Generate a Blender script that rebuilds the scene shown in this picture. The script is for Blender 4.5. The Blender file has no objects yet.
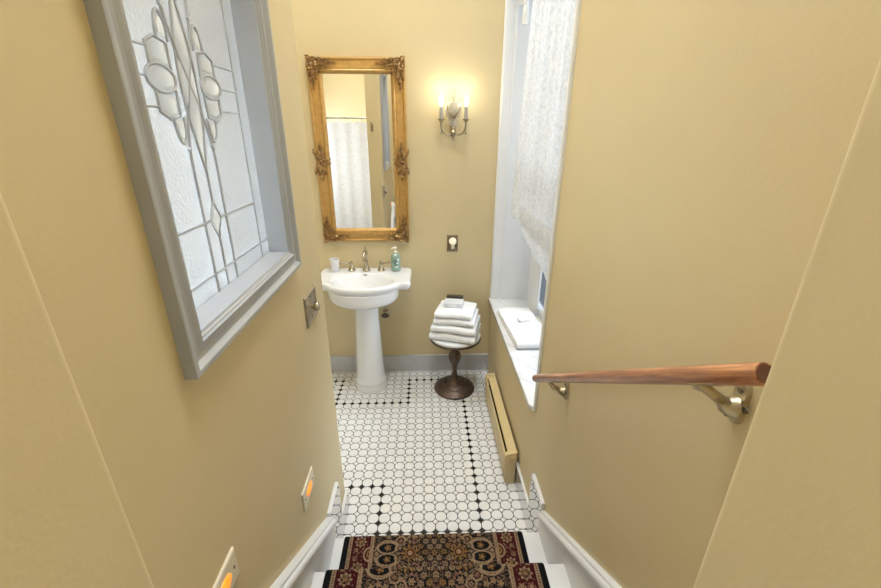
import bpy, bmesh, math, random
import numpy as np
from mathutils import Vector, Matrix
random.seed(7)
PI = math.pi
S = bpy.context.scene
C = S.collection
XR, XL, YB, YC = .466, -.397, 2.70, 1.49      # right wall, stair partition, back wall, end of the partition
RUN, RISE, Y1 = .26, .185, 1.18               # stairs: run, rise, first nosing
ZC = 4.3

# ------------------------------------------------------------------ materials
def new_mat(name):
    m = bpy.data.materials.new(name); m.use_nodes = True
    nt = m.node_tree
    return m, nt, nt.nodes['Principled BSDF']

def coords(nt, scale=1.0):
    tc = nt.nodes.new('ShaderNodeTexCoord')
    mp = nt.nodes.new('ShaderNodeMapping')
    sc = scale if isinstance(scale, tuple) else (scale,)*3
    mp.inputs['Scale'].default_value = sc
    nt.links.new(tc.outputs['Object'], mp.inputs['Vector'])
    return mp.outputs['Vector']

def noise(nt, vec, scale, detail=3, rough=.5):
    n = nt.nodes.new('ShaderNodeTexNoise')
    n.inputs['Scale'].default_value = scale; n.inputs['Detail'].default_value = detail
    n.inputs['Roughness'].default_value = rough
    nt.links.new(vec, n.inputs['Vector'])
    return n

def ramp(nt, fac, stops):
    r = nt.nodes.new('ShaderNodeValToRGB')
    e = r.color_ramp.elements
    while len(e) < len(stops): e.new(.5)
    for el, (p, c) in zip(e, stops):
        el.position = p; el.color = (*c, 1) if len(c) == 3 else c
    nt.links.new(fac, r.inputs['Fac'])
    return r

def bump(nt, fac, p, strength, dist=.002):
    b = nt.nodes.new('ShaderNodeBump')
    b.inputs['Strength'].default_value = strength; b.inputs['Distance'].default_value = dist
    nt.links.new(fac, b.inputs['Height']); nt.links.new(b.outputs['Normal'], p.inputs['Normal'])

def simple(name, col, rough=.5, metal=0, var=.06, nscale=20, bstr=0, bscale=200, bdist=.001, coat=0, emit=None, estr=0, alpha=1, trans=0, sss=0):
    m, nt, p = new_mat(name)
    v = coords(nt)
    n = noise(nt, v, nscale)
    lo = tuple(max(0, c*(1-var)) for c in col); hi = tuple(min(1, c*(1+var)) for c in col)
    r = ramp(nt, n.outputs['Fac'], [(.3, lo), (.7, hi)])
    nt.links.new(r.outputs['Color'], p.inputs['Base Color'])
    p.inputs['Roughness'].default_value = rough; p.inputs['Metallic'].default_value = metal
    p.inputs['Coat Weight'].default_value = coat
    if bstr:
        b = noise(nt, v, bscale, 2); bump(nt, b.outputs['Fac'], p, bstr, bdist)
    if emit:
        p.inputs['Emission Color'].default_value = (*emit, 1); p.inputs['Emission Strength'].default_value = estr
    p.inputs['Alpha'].default_value = alpha
    p.inputs['Transmission Weight'].default_value = trans
    p.inputs['Subsurface Weight'].default_value = sss
    if sss: p.inputs['Subsurface Radius'].default_value = (.01, .01, .01)
    return m

def marble(name, base, vein, rough=.12, scale=6, spec=.5):
    m, nt, p = new_mat(name)
    v = coords(nt)
    n1 = noise(nt, v, scale, 6, .6)
    w = nt.nodes.new('ShaderNodeTexWave'); w.wave_type = 'BANDS'; w.bands_direction = 'DIAGONAL'
    w.inputs['Scale'].default_value = scale*.7; w.inputs['Distortion'].default_value = 9
    w.inputs['Detail'].default_value = 4; w.inputs['Detail Scale'].default_value = 1.4
    nt.links.new(v, w.inputs['Vector'])
    r1 = ramp(nt, n1.outputs['Fac'], [(.3, tuple(c*.88 for c in base)), (.65, base)])
    r2 = ramp(nt, w.outputs['Fac'], [(0, (1, 1, 1)), (.035, (.35, .35, .35)), (.16, (0, 0, 0))])
    mx = nt.nodes.new('ShaderNodeMix'); mx.data_type = 'RGBA'
    nt.links.new(r2.outputs['Color'], mx.inputs['Factor'])
    nt.links.new(r1.outputs['Color'], mx.inputs['A']); mx.inputs['B'].default_value = (*vein, 1)
    nt.links.new(mx.outputs['Result'], p.inputs['Base Color'])
    p.inputs['Roughness'].default_value = rough
    p.inputs['Specular IOR Level'].default_value = spec
    return m

M = {}
M['wall'] = simple('wall_paint', (.64, .53, .305), .55, var=.02, nscale=3, bstr=.18, bscale=140, bdist=.0015)
M['ceiling'] = simple('ceiling_paint', (.80, .77, .68), .7, var=.02)
M['white'] = simple('white_trim_paint', (.74, .75, .78), .3, var=.02, nscale=8)
M['casing'] = simple('casing_white_shaded', (.375, .395, .43), .32, var=.02, nscale=8)  # white trim whose shade is put into this grey base colour
M['recess'] = simple('recess_paint', (.80, .82, .85), .35, var=.02, nscale=8)
M['stair_white'] = simple('stair_paint', (.74, .745, .76), .38, var=.03, nscale=8)
M['porcelain'] = simple('porcelain', (.77, .78, .80), .08, var=.01, coat=.4)
M['tile'] = simple('floor_tile_white', (.78, .785, .79), .16, var=.05, nscale=14)
M['tile_black'] = simple('floor_tile_black', (.006, .006, .008), .25, var=.2)
M['grout'] = simple('grout', (.055, .055, .058), .85, var=.2, nscale=60)
M['marble'] = marble('carrara_marble', (.77, .78, .80), (.60, .61, .64), .14, 5)
M['marble_grey'] = marble('grey_marble', (.56, .575, .61), (.50, .51, .54), .1, 4, .6)
M['marble_polished'] = marble('mirror_polished_stone', (.62, .625, .64), (.58, .585, .60), .012, 4, .5)
M['marble_polished'].node_tree.nodes['Principled BSDF'].inputs['Metallic'].default_value = .86
M['towel'] = simple('terry_cloth', (.86, .87, .89), .95, var=.03, nscale=50, bstr=.7, bscale=420, bdist=.003)
M['heater'] = simple('heater_enamel', (.64, .50, .255), .42, var=.02, nscale=5)
M['heater_dark'] = simple('heater_slot_dark', (.03, .022, .012), .7)
M['bronze'] = simple('dark_bronze', (.11, .078, .062), .36, .7, var=.35, nscale=60, bstr=.35, bscale=160, bdist=.002)
M['nickel'] = simple('antique_nickel', (.42, .36, .27), .26, .95, var=.2, nscale=50)
M['bracket'] = simple('bracket_brass', (.46, .39, .26), .34, .8, var=.2, nscale=70)
M['pewter'] = simple('pewter', (.38, .33, .25), .36, .8, var=.2, nscale=60)
M['pewter_dark'] = simple('pewter_dark', (.24, .19, .125), .4, .7, var=.25, nscale=60)
M['screw'] = simple('screw_steel', (.2, .17, .13), .35, .9)
M['ivory'] = simple('ivory_plastic', (.76, .70, .56), .35, var=.02)
M['amber'] = simple('amber_lens', (.9, .30, .03), .4, emit=(1, .22, .01), estr=.95)
M['candle'] = simple('candle_sleeve', (.36, .34, .30), .5, var=.03)
M['silver'] = simple('sconce_silver', (.33, .27, .175), .32, .85, var=.25, nscale=80)
M['bulb'] = simple('bulb_glow', (1, .9, .7), .4, emit=(1, .88, .66), estr=14)
M['crystal'] = simple('crystal', (.52, .48, .40), .06, var=.2, alpha=.55, nscale=90)
M['gold'] = simple('gilt_wood', (.50, .285, .078), .42, .35, var=.12, nscale=34, bstr=.1, bscale=120)
M['gold_dark'] = simple('gilt_ornament', (.36, .215, .085), .28, .65, var=.6, nscale=70)
M['rail_cap'] = simple('rail_end_wood', (.10, .035, .018), .5, var=.3, nscale=60)
M['cup'] = simple('frosted_cup', (.88, .89, .92), .3, var=.01, alpha=.82)
M['soap_liquid'] = simple('soap_bottle_green', (.25, .38, .295), .12, var=.12, coat=.3)
M['label_print'] = simple('label_print', (.72, .78, .76), .5)
M['label_leaf'] = simple('label_leaf', (.06, .15, .14), .5)
M['pump'] = simple('pump_plastic', (.86, .84, .74), .35)
M['paper'] = simple('wrapped_paper', (.66, .68, .71), .5, var=.06, nscale=90)
M['brown'] = simple('dark_brown_card', (.035, .02, .012), .5)
M['soap'] = simple('soap_wrapper', (.80, .80, .81), .5)
M['lead'] = simple('lead_came', (.36, .38, .42), .45, .1, var=.2)
M['rod'] = simple('curtain_rod_metal', (.6, .6, .6), .25, .9)
M['landing'] = simple('landing_wood', (.20, .10, .05), .35, var=.25)

def wood_mat():
    m, nt, p = new_mat('handrail_wood')
    v0 = coords(nt); mr_ = nt.nodes.new('ShaderNodeMapping'); mr_.inputs['Rotation'].default_value = (math.radians(33.8), 0, 0)
    ms_ = nt.nodes.new('ShaderNodeMapping'); ms_.inputs['Scale'].default_value = (30, 1.5, 30)
    nt.links.new(v0, mr_.inputs['Vector']); nt.links.new(mr_.outputs['Vector'], ms_.inputs['Vector'])
    n = noise(nt, ms_.outputs['Vector'], 3.4, 5, .65)
    r = ramp(nt, n.outputs['Fac'], [(.30, (.11, .032, .014)), (.47, (.32, .12, .05)), (.66, (.58, .28, .12))])
    nt.links.new(r.outputs['Color'], p.inputs['Base Color'])
    p.inputs['Roughness'].default_value = .3; p.inputs['Coat Weight'].default_value = .35; p.inputs['Coat Roughness'].default_value = .2
    return m
M['wood'] = wood_mat()

def mirror_mat():
    m, nt, p = new_mat('mirror_silver')
    v = coords(nt); n = noise(nt, v, 2)
    r = ramp(nt, n.outputs['Fac'], [(0, (.90, .90, .88)), (1, (.93, .93, .91))])
    nt.links.new(r.outputs['Color'], p.inputs['Base Color'])
    p.inputs['Metallic'].default_value = 1; p.inputs['Roughness'].default_value = .015
    return m
M['mirror'] = mirror_mat()

def window_glass():
    m, nt, p = new_mat('clear_pane')
    nt.nodes.remove(p)
    out = nt.nodes['Material Output']
    t = nt.nodes.new('ShaderNodeBsdfTransparent'); t.inputs['Color'].default_value = (.90, .93, .95, 1)
    g = nt.nodes.new('ShaderNodeBsdfGlossy'); g.inputs['Roughness'].default_value = .03
    f = nt.nodes.new('ShaderNodeFresnel'); f.inputs['IOR'].default_value = 1.45
    mx = nt.nodes.new('ShaderNodeMixShader')
    nt.links.new(f.outputs[0], mx.inputs[0]); nt.links.new(t.outputs[0], mx.inputs[1]); nt.links.new(g.outputs[0], mx.inputs[2])
    nt.links.new(mx.outputs[0], out.inputs['Surface'])
    return m
M['pane'] = window_glass()

def leaded_glass(name, bs, rough, tint, milk=.45, bsc=70):
    m, nt, p = new_mat(name)
    nt.nodes.remove(p)
    out = nt.nodes['Material Output']
    v = coords(nt); n = noise(nt, v, bsc, 3)
    b = nt.nodes.new('ShaderNodeBump'); b.inputs['Strength'].default_value = bs; b.inputs['Distance'].default_value = .004
    nt.links.new(n.outputs['Fac'], b.inputs['Height'])
    t = nt.nodes.new('ShaderNodeBsdfRefraction'); t.inputs['IOR'].default_value = 1.06; t.inputs['Roughness'].default_value = rough
    t.inputs['Color'].default_value = (*tint, 1)
    d = nt.nodes.new('ShaderNodeBsdfTranslucent'); d.inputs['Color'].default_value = (.95, .95, .93, 1)
    g = nt.nodes.new('ShaderNodeBsdfGlossy'); g.inputs['Roughness'].default_value = .12
    f = nt.nodes.new('ShaderNodeFresnel'); f.inputs['IOR'].default_value = 1.35
    for s_ in (t, g): nt.links.new(b.outputs['Normal'], s_.inputs['Normal'])
    m1 = nt.nodes.new('ShaderNodeMixShader'); m1.inputs[0].default_value = milk
    nt.links.new(t.outputs[0], m1.inputs[1]); nt.links.new(d.outputs[0], m1.inputs[2])
    m2 = nt.nodes.new('ShaderNodeMixShader')
    nt.links.new(f.outputs[0], m2.inputs[0]); nt.links.new(m1.outputs[0], m2.inputs[1]); nt.links.new(g.outputs[0], m2.inputs[2])
    nt.links.new(m2.outputs[0], out.inputs['Surface'])
    return m
M['leaded'] = leaded_glass('textured_leaded_glass', .4, .10, (.98, .97, .94), .36, 150)
M['bevel'] = leaded_glass('bevelled_clear_glass', .1, .05, (1, .99, .97), .55, 30)

def fabric(name, col, scale, lo, hi, tl=.4, hard=False):
    m, nt, p = new_mat(name)
    nt.nodes.remove(p)
    out = nt.nodes['Material Output']
    v = coords(nt)
    n = noise(nt, v, 9, 2)
    mxv = nt.nodes.new('ShaderNodeMix'); mxv.data_type = 'VECTOR'; mxv.inputs['Factor'].default_value = .06
    nt.links.new(v, mxv.inputs['A']); nt.links.new(n.outputs['Color'], mxv.inputs['B'])
    vo = nt.nodes.new('ShaderNodeTexVoronoi'); vo.feature = 'SMOOTH_F1'; vo.inputs['Scale'].default_value = scale
    nt.links.new(mxv.outputs['Result'], vo.inputs['Vector'])
    n2 = noise(nt, v, scale*.45, 3, .6)
    ad = nt.nodes.new('ShaderNodeMath'); ad.operation = 'MULTIPLY'
    nt.links.new(vo.outputs['Distance'], ad.inputs[0]); nt.links.new(n2.outputs['Fac'], ad.inputs[1])
    a = ramp(nt, ad.outputs[0], [(.12, (hi,)*3), (.34, (lo,)*3)])
    c = ramp(nt, ad.outputs[0], [(.1, col), (.4, tuple(x*.90 for x in col))])
    d = nt.nodes.new('ShaderNodeBsdfDiffuse'); t = nt.nodes.new('ShaderNodeBsdfTranslucent')
    nt.links.new(c.outputs['Color'], d.inputs['Color']); nt.links.new(c.outputs['Color'], t.inputs['Color'])
    m1 = nt.nodes.new('ShaderNodeMixShader'); m1.inputs[0].default_value = tl
    nt.links.new(d.outputs[0], m1.inputs[1]); nt.links.new(t.outputs[0], m1.inputs[2])
    tr = nt.nodes.new('ShaderNodeBsdfTransparent')
    m2 = nt.nodes.new('ShaderNodeMixShader')
    nt.links.new(a.outputs['Color'], m2.inputs[0]); nt.links.new(tr.outputs[0], m2.inputs[1]); nt.links.new(m1.outputs[0], m2.inputs[2])
    nt.links.new(m2.outputs[0], out.inputs['Surface'])
    return m
M['lace'] = fabric('white_lace', (.71, .72, .74), 95, .84, .975, .20)
M['shower_cloth'] = fabric('shower_cloth', (.60, .575, .55), 60, .985, 1, .5)

def runner_mat():
    m, nt, p = new_mat('oriental_runner')
    a = nt.nodes.new('ShaderNodeVertexColor'); a.layer_name = 'pile'
    v = coords(nt); n = noise(nt, v, 700, 2)
    hs = nt.nodes.new('ShaderNodeMix'); hs.data_type = 'RGBA'; hs.blend_type = 'MULTIPLY'; hs.inputs['Factor'].default_value = .55
    r = ramp(nt, n.outputs['Fac'], [(.3, (.45, .45, .45)), (.65, (1.1, 1.1, 1.1))])
    nt.links.new(a.outputs['Color'], hs.inputs['A']); nt.links.new(r.outputs['Color'], hs.inputs['B'])
    nt.links.new(hs.outputs['Result'], p.inputs['Base Color'])
    p.inputs['Roughness'].default_value = .95; p.inputs['Specular IOR Level'].default_value = .15
    bump(nt, n.outputs['Fac'], p, .8, .003)
    return m
M['runner'] = runner_mat()

# ------------------------------------------------------------------ mesh helpers
def link(name, bm, mat, parent=None, smooth=False, loc=None, kind=None, sharp=35):
    me = bpy.data.meshes.new(name)
    bmesh.ops.recalc_face_normals(bm, faces=bm.faces[:])
    bm.to_mesh(me); bm.free()
    for mm in (mat if isinstance(mat, (list, tuple)) else [mat]): me.materials.append(mm)
    if smooth:
        me.polygons.foreach_set('use_smooth', [True]*len(me.polygons))
        me.set_sharp_from_angle(angle=math.radians(sharp))
    o = bpy.data.objects.new(name, me); C.objects.link(o)
    if parent is not None: o.parent = parent
    if loc is not None: o.location = loc
    if kind: o['kind'] = kind
    return o

def tag(o, label, cat, group=None):
    o['label'] = label; o['category'] = cat
    if group: o['group'] = group
    return o

def thing(name, label, cat, loc=(0, 0, 0), rotz=0, group=None):
    o = bpy.data.objects.new(name, None); C.objects.link(o)
    o.empty_display_size = .05
    o.location = loc; o.rotation_euler = (0, 0, rotz)
    return tag(o, label, cat, group)

def box(bm, x0, x1, y0, y1, z0, z1, bev=0, seg=2, mi=0):
    r = bmesh.ops.create_cube(bm, size=1)
    vs = r['verts']
    for v in vs:
        v.co = Vector(((x0+x1)/2 + v.co.x*(x1-x0), (y0+y1)/2 + v.co.y*(y1-y0), (z0+z1)/2 + v.co.z*(z1-z0)))
    fs = {f for v in vs for f in v.link_faces}
    for f in fs: f.material_index = mi
    if bev:
        es = list({e for v in vs for e in v.link_edges})
        bmesh.ops.bevel(bm, geom=es, offset=bev, segments=seg, affect='EDGES', profile=.5)
    return bm

def lathe(bm, prof, seg=32, c=(0, 0, 0), sx=1, sy=1, cap=True, axis='z'):
    rings = []
    for r, z in prof:
        ring = []
        for i in range(seg):
            a = 2*PI*i/seg
            x, y = r*math.cos(a)*sx, r*math.sin(a)*sy
            p = (c[0]+x, c[1]+y, c[2]+z) if axis == 'z' else ((c[0]+x, c[1]+z, c[2]+y) if axis == 'y' else (c[0]+z, c[1]+x, c[2]+y))
            ring.append(bm.verts.new(p))
        rings.append(ring)
    for a, b in zip(rings, rings[1:]):
        for i in range(seg):
            j = (i+1) % seg
            bm.faces.new((a[i], a[j], b[j], b[i]))
    if cap:
        bm.faces.new(rings[0][::-1]); bm.faces.new(rings[-1])
    return bm

def tube(bm, pts, rad, seg=10, cap=True, flat=1.0, up=None):
    pts = [Vector(p) for p in pts]; n = len(pts)
    rads = rad if isinstance(rad, (list, tuple)) else [rad]*n
    rings = []; prev = None
    for i, p in enumerate(pts):
        t = (pts[min(i+1, n-1)] - pts[max(i-1, 0)]).normalized()
        if prev is None:
            h = Vector(up) if up else (Vector((0, 0, 1)) if abs(t.z) < .9 else Vector((1, 0, 0)))
        else: h = prev
        u = (h - t*h.dot(t)).normalized(); w = t.cross(u); prev = u
        rings.append([bm.verts.new(p + (u*math.cos(2*PI*k/seg)*flat + w*math.sin(2*PI*k/seg))*rads[i]) for k in range(seg)])
    for a, b in zip(rings, rings[1:]):
        for k in range(seg):
            j = (k+1) % seg
            bm.faces.new((a[k], a[j], b[j], b[k]))
    if cap:
        bm.faces.new(rings[0][::-1]); bm.faces.new(rings[-1])
    return bm

def ball(bm, c, r, sub=2, scale=(1, 1, 1), mat=None):
    m = Matrix.Translation(c) @ (mat if mat is not None else Matrix.Identity(4)) @ Matrix.Diagonal((*scale, 1))
    bmesh.ops.create_icosphere(bm, subdivisions=sub, radius=r, matrix=m)
    return bm

def rect_frame(bm, a0, a1, b0, b1, prof, fn, close_last=False, no_bottom=False):
    """mitred frame: prof = (inset from the outer edge, height off the wall); fn maps (a, b, h) to a point"""
    loops = []
    for ins, h in prof:
        loops.append([bm.verts.new(fn(a, b, h)) for a, b in ((a0+ins, b0+(0 if no_bottom else ins)), (a1-ins, b0+(0 if no_bottom else ins)), (a1-ins, b1-ins), (a0+ins, b1-ins))])
    for p, q in zip(loops, loops[1:]):
        for i in range(1 if no_bottom else 0, 4):
            j = (i+1) % 4
            bm.faces.new((p[i], p[j], q[j], q[i]))
    if close_last: bm.faces.new(loops[-1])
    return bm

def prism(bm, poly, lo, hi, fn):
    """extruded polygon: fn(u, v, w)"""
    a = [bm.verts.new(fn(u, v, lo)) for u, v in poly]; b = [bm.verts.new(fn(u, v, hi)) for u, v in poly]
    n = len(poly)
    for i in range(n):
        j = (i+1) % n
        bm.faces.new((a[i], a[j], b[j], b[i]))
    bm.faces.new(a[::-1]); bm.faces.new(b)
    return bm

def arc(cx, cy, r, a0, a1, n=8):
    return [(cx + r*math.cos(math.radians(a0+(a1-a0)*i/n)), cy + r*math.sin(math.radians(a0+(a1-a0)*i/n))) for i in range(n+1)]

NB = bmesh.new
def struct(name, bm, mat, parent=None, smooth=False):
    return link(name, bm, mat, parent, smooth, kind='structure')

# ------------------------------------------------------------------ the shell
def wall_box(bm, x0, x1, y0, y1, z0, z1, hole=None):
    if not hole: return box(bm, x0, x1, y0, y1, z0, z1)
    ya, yb, za, zb = hole
    ys = [y0, ya, yb, y1]; zs = [z0, za, zb, z1]
    V = {}
    for k, x in enumerate((x0, x1)):
        for i, y in enumerate(ys):
            for j, z in enumerate(zs): V[k, i, j] = bm.verts.new((x, y, z))
    for k in (0, 1):
        for i in range(3):
            for j in range(3):
                if (i, j) != (1, 1): bm.faces.new((V[k, i, j], V[k, i+1, j], V[k, i+1, j+1], V[k, i, j+1]))
    for (i, j), (i2, j2) in [((i, 0), (i+1, 0)) for i in range(3)] + [((i, 3), (i+1, 3)) for i in range(3)] + [((0, j), (0, j+1)) for j in range(3)] + [((3, j), (3, j+1)) for j in range(3)] + [((1, 1), (2, 1)), ((1, 2), (2, 2)), ((1, 1), (1, 2)), ((2, 1), (2, 2))]:
        bm.faces.new((V[0, i, j], V[0, i2, j2], V[1, i2, j2], V[1, i, j]))
    return bm

WY0, WY1, WZ0, WZ1 = 1.447, 2.672, .595, 2.48          # right window opening
GY0, GY1, GZ0, GZ1 = .645, 1.148, 1.385, 2.195         # stained-glass opening
b = NB(); wall_box(b, XR, .78, .35, YB, 0, ZC, (WY0, WY1, WZ0-.03, WZ1)); struct('wall_right', b, M['wall'])
b = NB(); wall_box(b, -.50, XL, .35, YC, 0, ZC, (GY0, GY1, GZ0, GZ1))
es = [e for e in b.edges if abs(e.verts[0].co.x-XL) < 1e-5 and abs(e.verts[1].co.x-XL) < 1e-5 and abs(e.verts[0].co.y-YC) < 1e-5 and abs(e.verts[1].co.y-YC) < 1e-5]
bmesh.ops.bevel(b, geom=es, offset=.007, segments=4, affect='EDGES', profile=.5)
struct('wall_left', b, M['wall'], smooth=True)
b = NB(); box(b, -1.75, .9, YB, YB+.1, 0, ZC); struct('wall_back', b, M['wall'])
b = NB(); box(b, -1.75, -1.62, .35, YB, 0, ZC); struct('wall_far_left', b, M['wall'])
def near_wall(name, x0, x1, edge_x):
    b = NB(); box(b, x0, x1, -1.0, .35, 0, ZC)
    es = [e for e in b.edges if all(abs(v.co.x-edge_x) < 1e-5 and abs(v.co.y-.35) < 1e-5 for v in e.verts)]
    bmesh.ops.bevel(b, geom=es, offset=.011, segments=6, affect='EDGES', profile=.5)
    return struct(name, b, M['wall'], smooth=True)
near_wall('wall_near_right', .347, .9, .347)
near_wall('wall_near_left', -1.75, -.335, -.335)
b = NB(); box(b, -.335, .347, -1.1, -1.0, 1.11, ZC); struct('wall_behind', b, M['wall'])
b = NB(); box(b, -1.75, .9, -1.1, YB+.1, ZC, ZC+.1); struct('ceiling', b, M['ceiling'])

# floor of octagon-and-dot tile: every tile is a raised facet in one floor mesh
def build_floor():
    bm = NB(); p = .0535; x0, y0 = .248, 1.337
    box(bm, -1.62, XR, 1.10, YB, -.06, 0, mi=2)
    black = set()
    for i in range(-9, 1): black.add((i, 0))
    for j in range(0, 24): black.add((0, j))
    for i in range(-7, 1): black.add((i, 23))
    for j in range(18, 24): black.add((-7, j))
    for i in range(-16, -6): black.add((i, 18))
    for j in range(18, 24): black.add((-16, j))
    for j in range(0, 6): black.add((-9, j))
    for i in range(-34, -8): black.add((i, 5))
    for i in range(-34, -15): black.add((i, 23))
    s = .0158; g = .0019; h = .0012
    def cell(poly, mi):
        cx = sum(q[0] for q in poly)/len(poly); cy = sum(q[1] for q in poly)/len(poly)
        poly = [(min(max(x, -1.619), XR-.0005), min(max(y, 1.101), YB-.0005)) for x, y in poly]
        area = sum(poly[k][0]*poly[(k+1) % len(poly)][1]-poly[(k+1) % len(poly)][0]*poly[k][1] for k in range(len(poly)))
        if abs(area) < 2e-5: return
        lo = [bm.verts.new((x, y, .0001)) for x, y in poly]
        hi = [bm.verts.new((cx+(x-cx)*.955, cy+(y-cy)*.955, h)) for x, y in poly]
        n = len(poly)
        for k in range(n):
            f = bm.faces.new((lo[k], lo[(k+1) % n], hi[(k+1) % n], hi[k])); f.material_index = mi
        f = bm.faces.new(hi); f.material_index = mi
    for i in range(-36, 6):
        for j in range(-5, 27):
            x, y = x0+i*p, y0+j*p
            if -1.62 < x < XR and 1.10 < y < YB:
                r = s-1.4*g
                cell([(x+r, y), (x, y+r), (x-r, y), (x, y-r)], 1 if (i, j) in black else 0)
            cx, cy = x+p/2, y+p/2
            if -1.62-p/2 < cx < XR+p/2 and 1.10-p/2 < cy < YB+p/2:
                a = p/2-g; c_ = p/2-s+.1*g
                # softened octagon: each corner cut once more
                q = []
                for sx, sy, order in ((1, 1, 0), (-1, 1, 1), (-1, -1, 0), (1, -1, 1)):
                    A = (sx*a, sy*c_); B = (sx*c_, sy*a)
                    q += [A, B] if order == 0 else [B, A]
                q2 = []
                for k in range(8):
                    A, B = q[k], q[(k+1) % 8]
                    q2 += [(A[0]*.80+B[0]*.20, A[1]*.80+B[1]*.20), (A[0]*.20+B[0]*.80, A[1]*.20+B[1]*.80)]
                cell([(cx+u, cy+v) for u, v in q2], 0)
    return struct('floor', bm, [M['tile'], M['tile_black'], M['grout']])
build_floor()

# stairs
b = NB()
for k in range(6):
    yn = Y1-k*RUN; z = RISE*(k+1)
    box(b, XL, XR, (yn-RUN-.02 if k < 5 else -1.0), yn, z-.03, z, .006, 2)             # tread with nosing
    box(b, XL, XR, (yn-RUN-.02 if k < 5 else -1.0), yn-.025, z-RISE, z-.03)             # riser block
struct('staircase', b, M['stair_white'], smooth=True)

# skirts along the stairs with a moulded cap
def skirt(name, side):
    xw = XR if side > 0 else XL
    def nose(y): return RISE + (Y1-y)*RISE/RUN
    ya, yb = 1.185, -.1
    prof = [(0, .116), (.012, .116), (.016, .112), (.016, .104), (.024, .100), (.027, .092), (.027, .084), (.021, .074), (.019, .066), (.019, .062), (.016, .060), (.016, -.30), (0, -.30)]
    if side < 0: prof = [(d+(.008 if d > .001 else 0), z) for d, z in prof]
    b = NB(); rings = []
    for y in (ya, yb):
        rings.append([b.verts.new((xw-side*d, y, max(nose(y)+dz, 0.001 if y == ya else -1))) for d, dz in prof])
    n = len(prof)
    for k in range(n):
        b.faces.new((rings[0][k], rings[0][(k+1) % n], rings[1][(k+1) % n], rings[1][k]))
    b.faces.new(rings[0]); b.faces.new(rings[1][::-1])
    return struct(name, b, M['white'])
skirt('trim_1', -1); skirt('trim_2', 1)

# marble: baseboards and the taller polished end blocks beside the first step
b = NB()
for x0, x1 in ((-1.6, -1.05), (-1.048, -.55), (-.548, -.212), (-.21, .30), (.302, XR)): box(b, x0, x1, YB-.012, YB, 0, .137, .0015, 1)
struct('baseboard_back', b, M['marble_grey'])
def stone(name, boxes):
    b = NB()
    for q in boxes: box(b, *q, .0015, 1)
    bmesh.ops.recalc_face_normals(b, faces=b.faces[:])
    for f in b.faces:
        if f.normal.z > .3 or f.normal.y < -.5: f.material_index = 1
    return struct(name, b, [M['marble_polished'], M['marble']])
stone('baseboard_right', [(XR-.013, XR, 1.345, 1.62, 0, .125)])
stone('baseboard_left', [(XL, XL+.013, 1.345, YC+.013, 0, .100), (-.50, XL-.0005, YC, YC+.013, 0, .100)])
stone('trim_3', [(XR-.016, XR, 1.187, 1.343, 0, .331)])
stone('trim_4', [(XL, XL+.016, 1.187, 1.343, 0, .313)])

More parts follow.
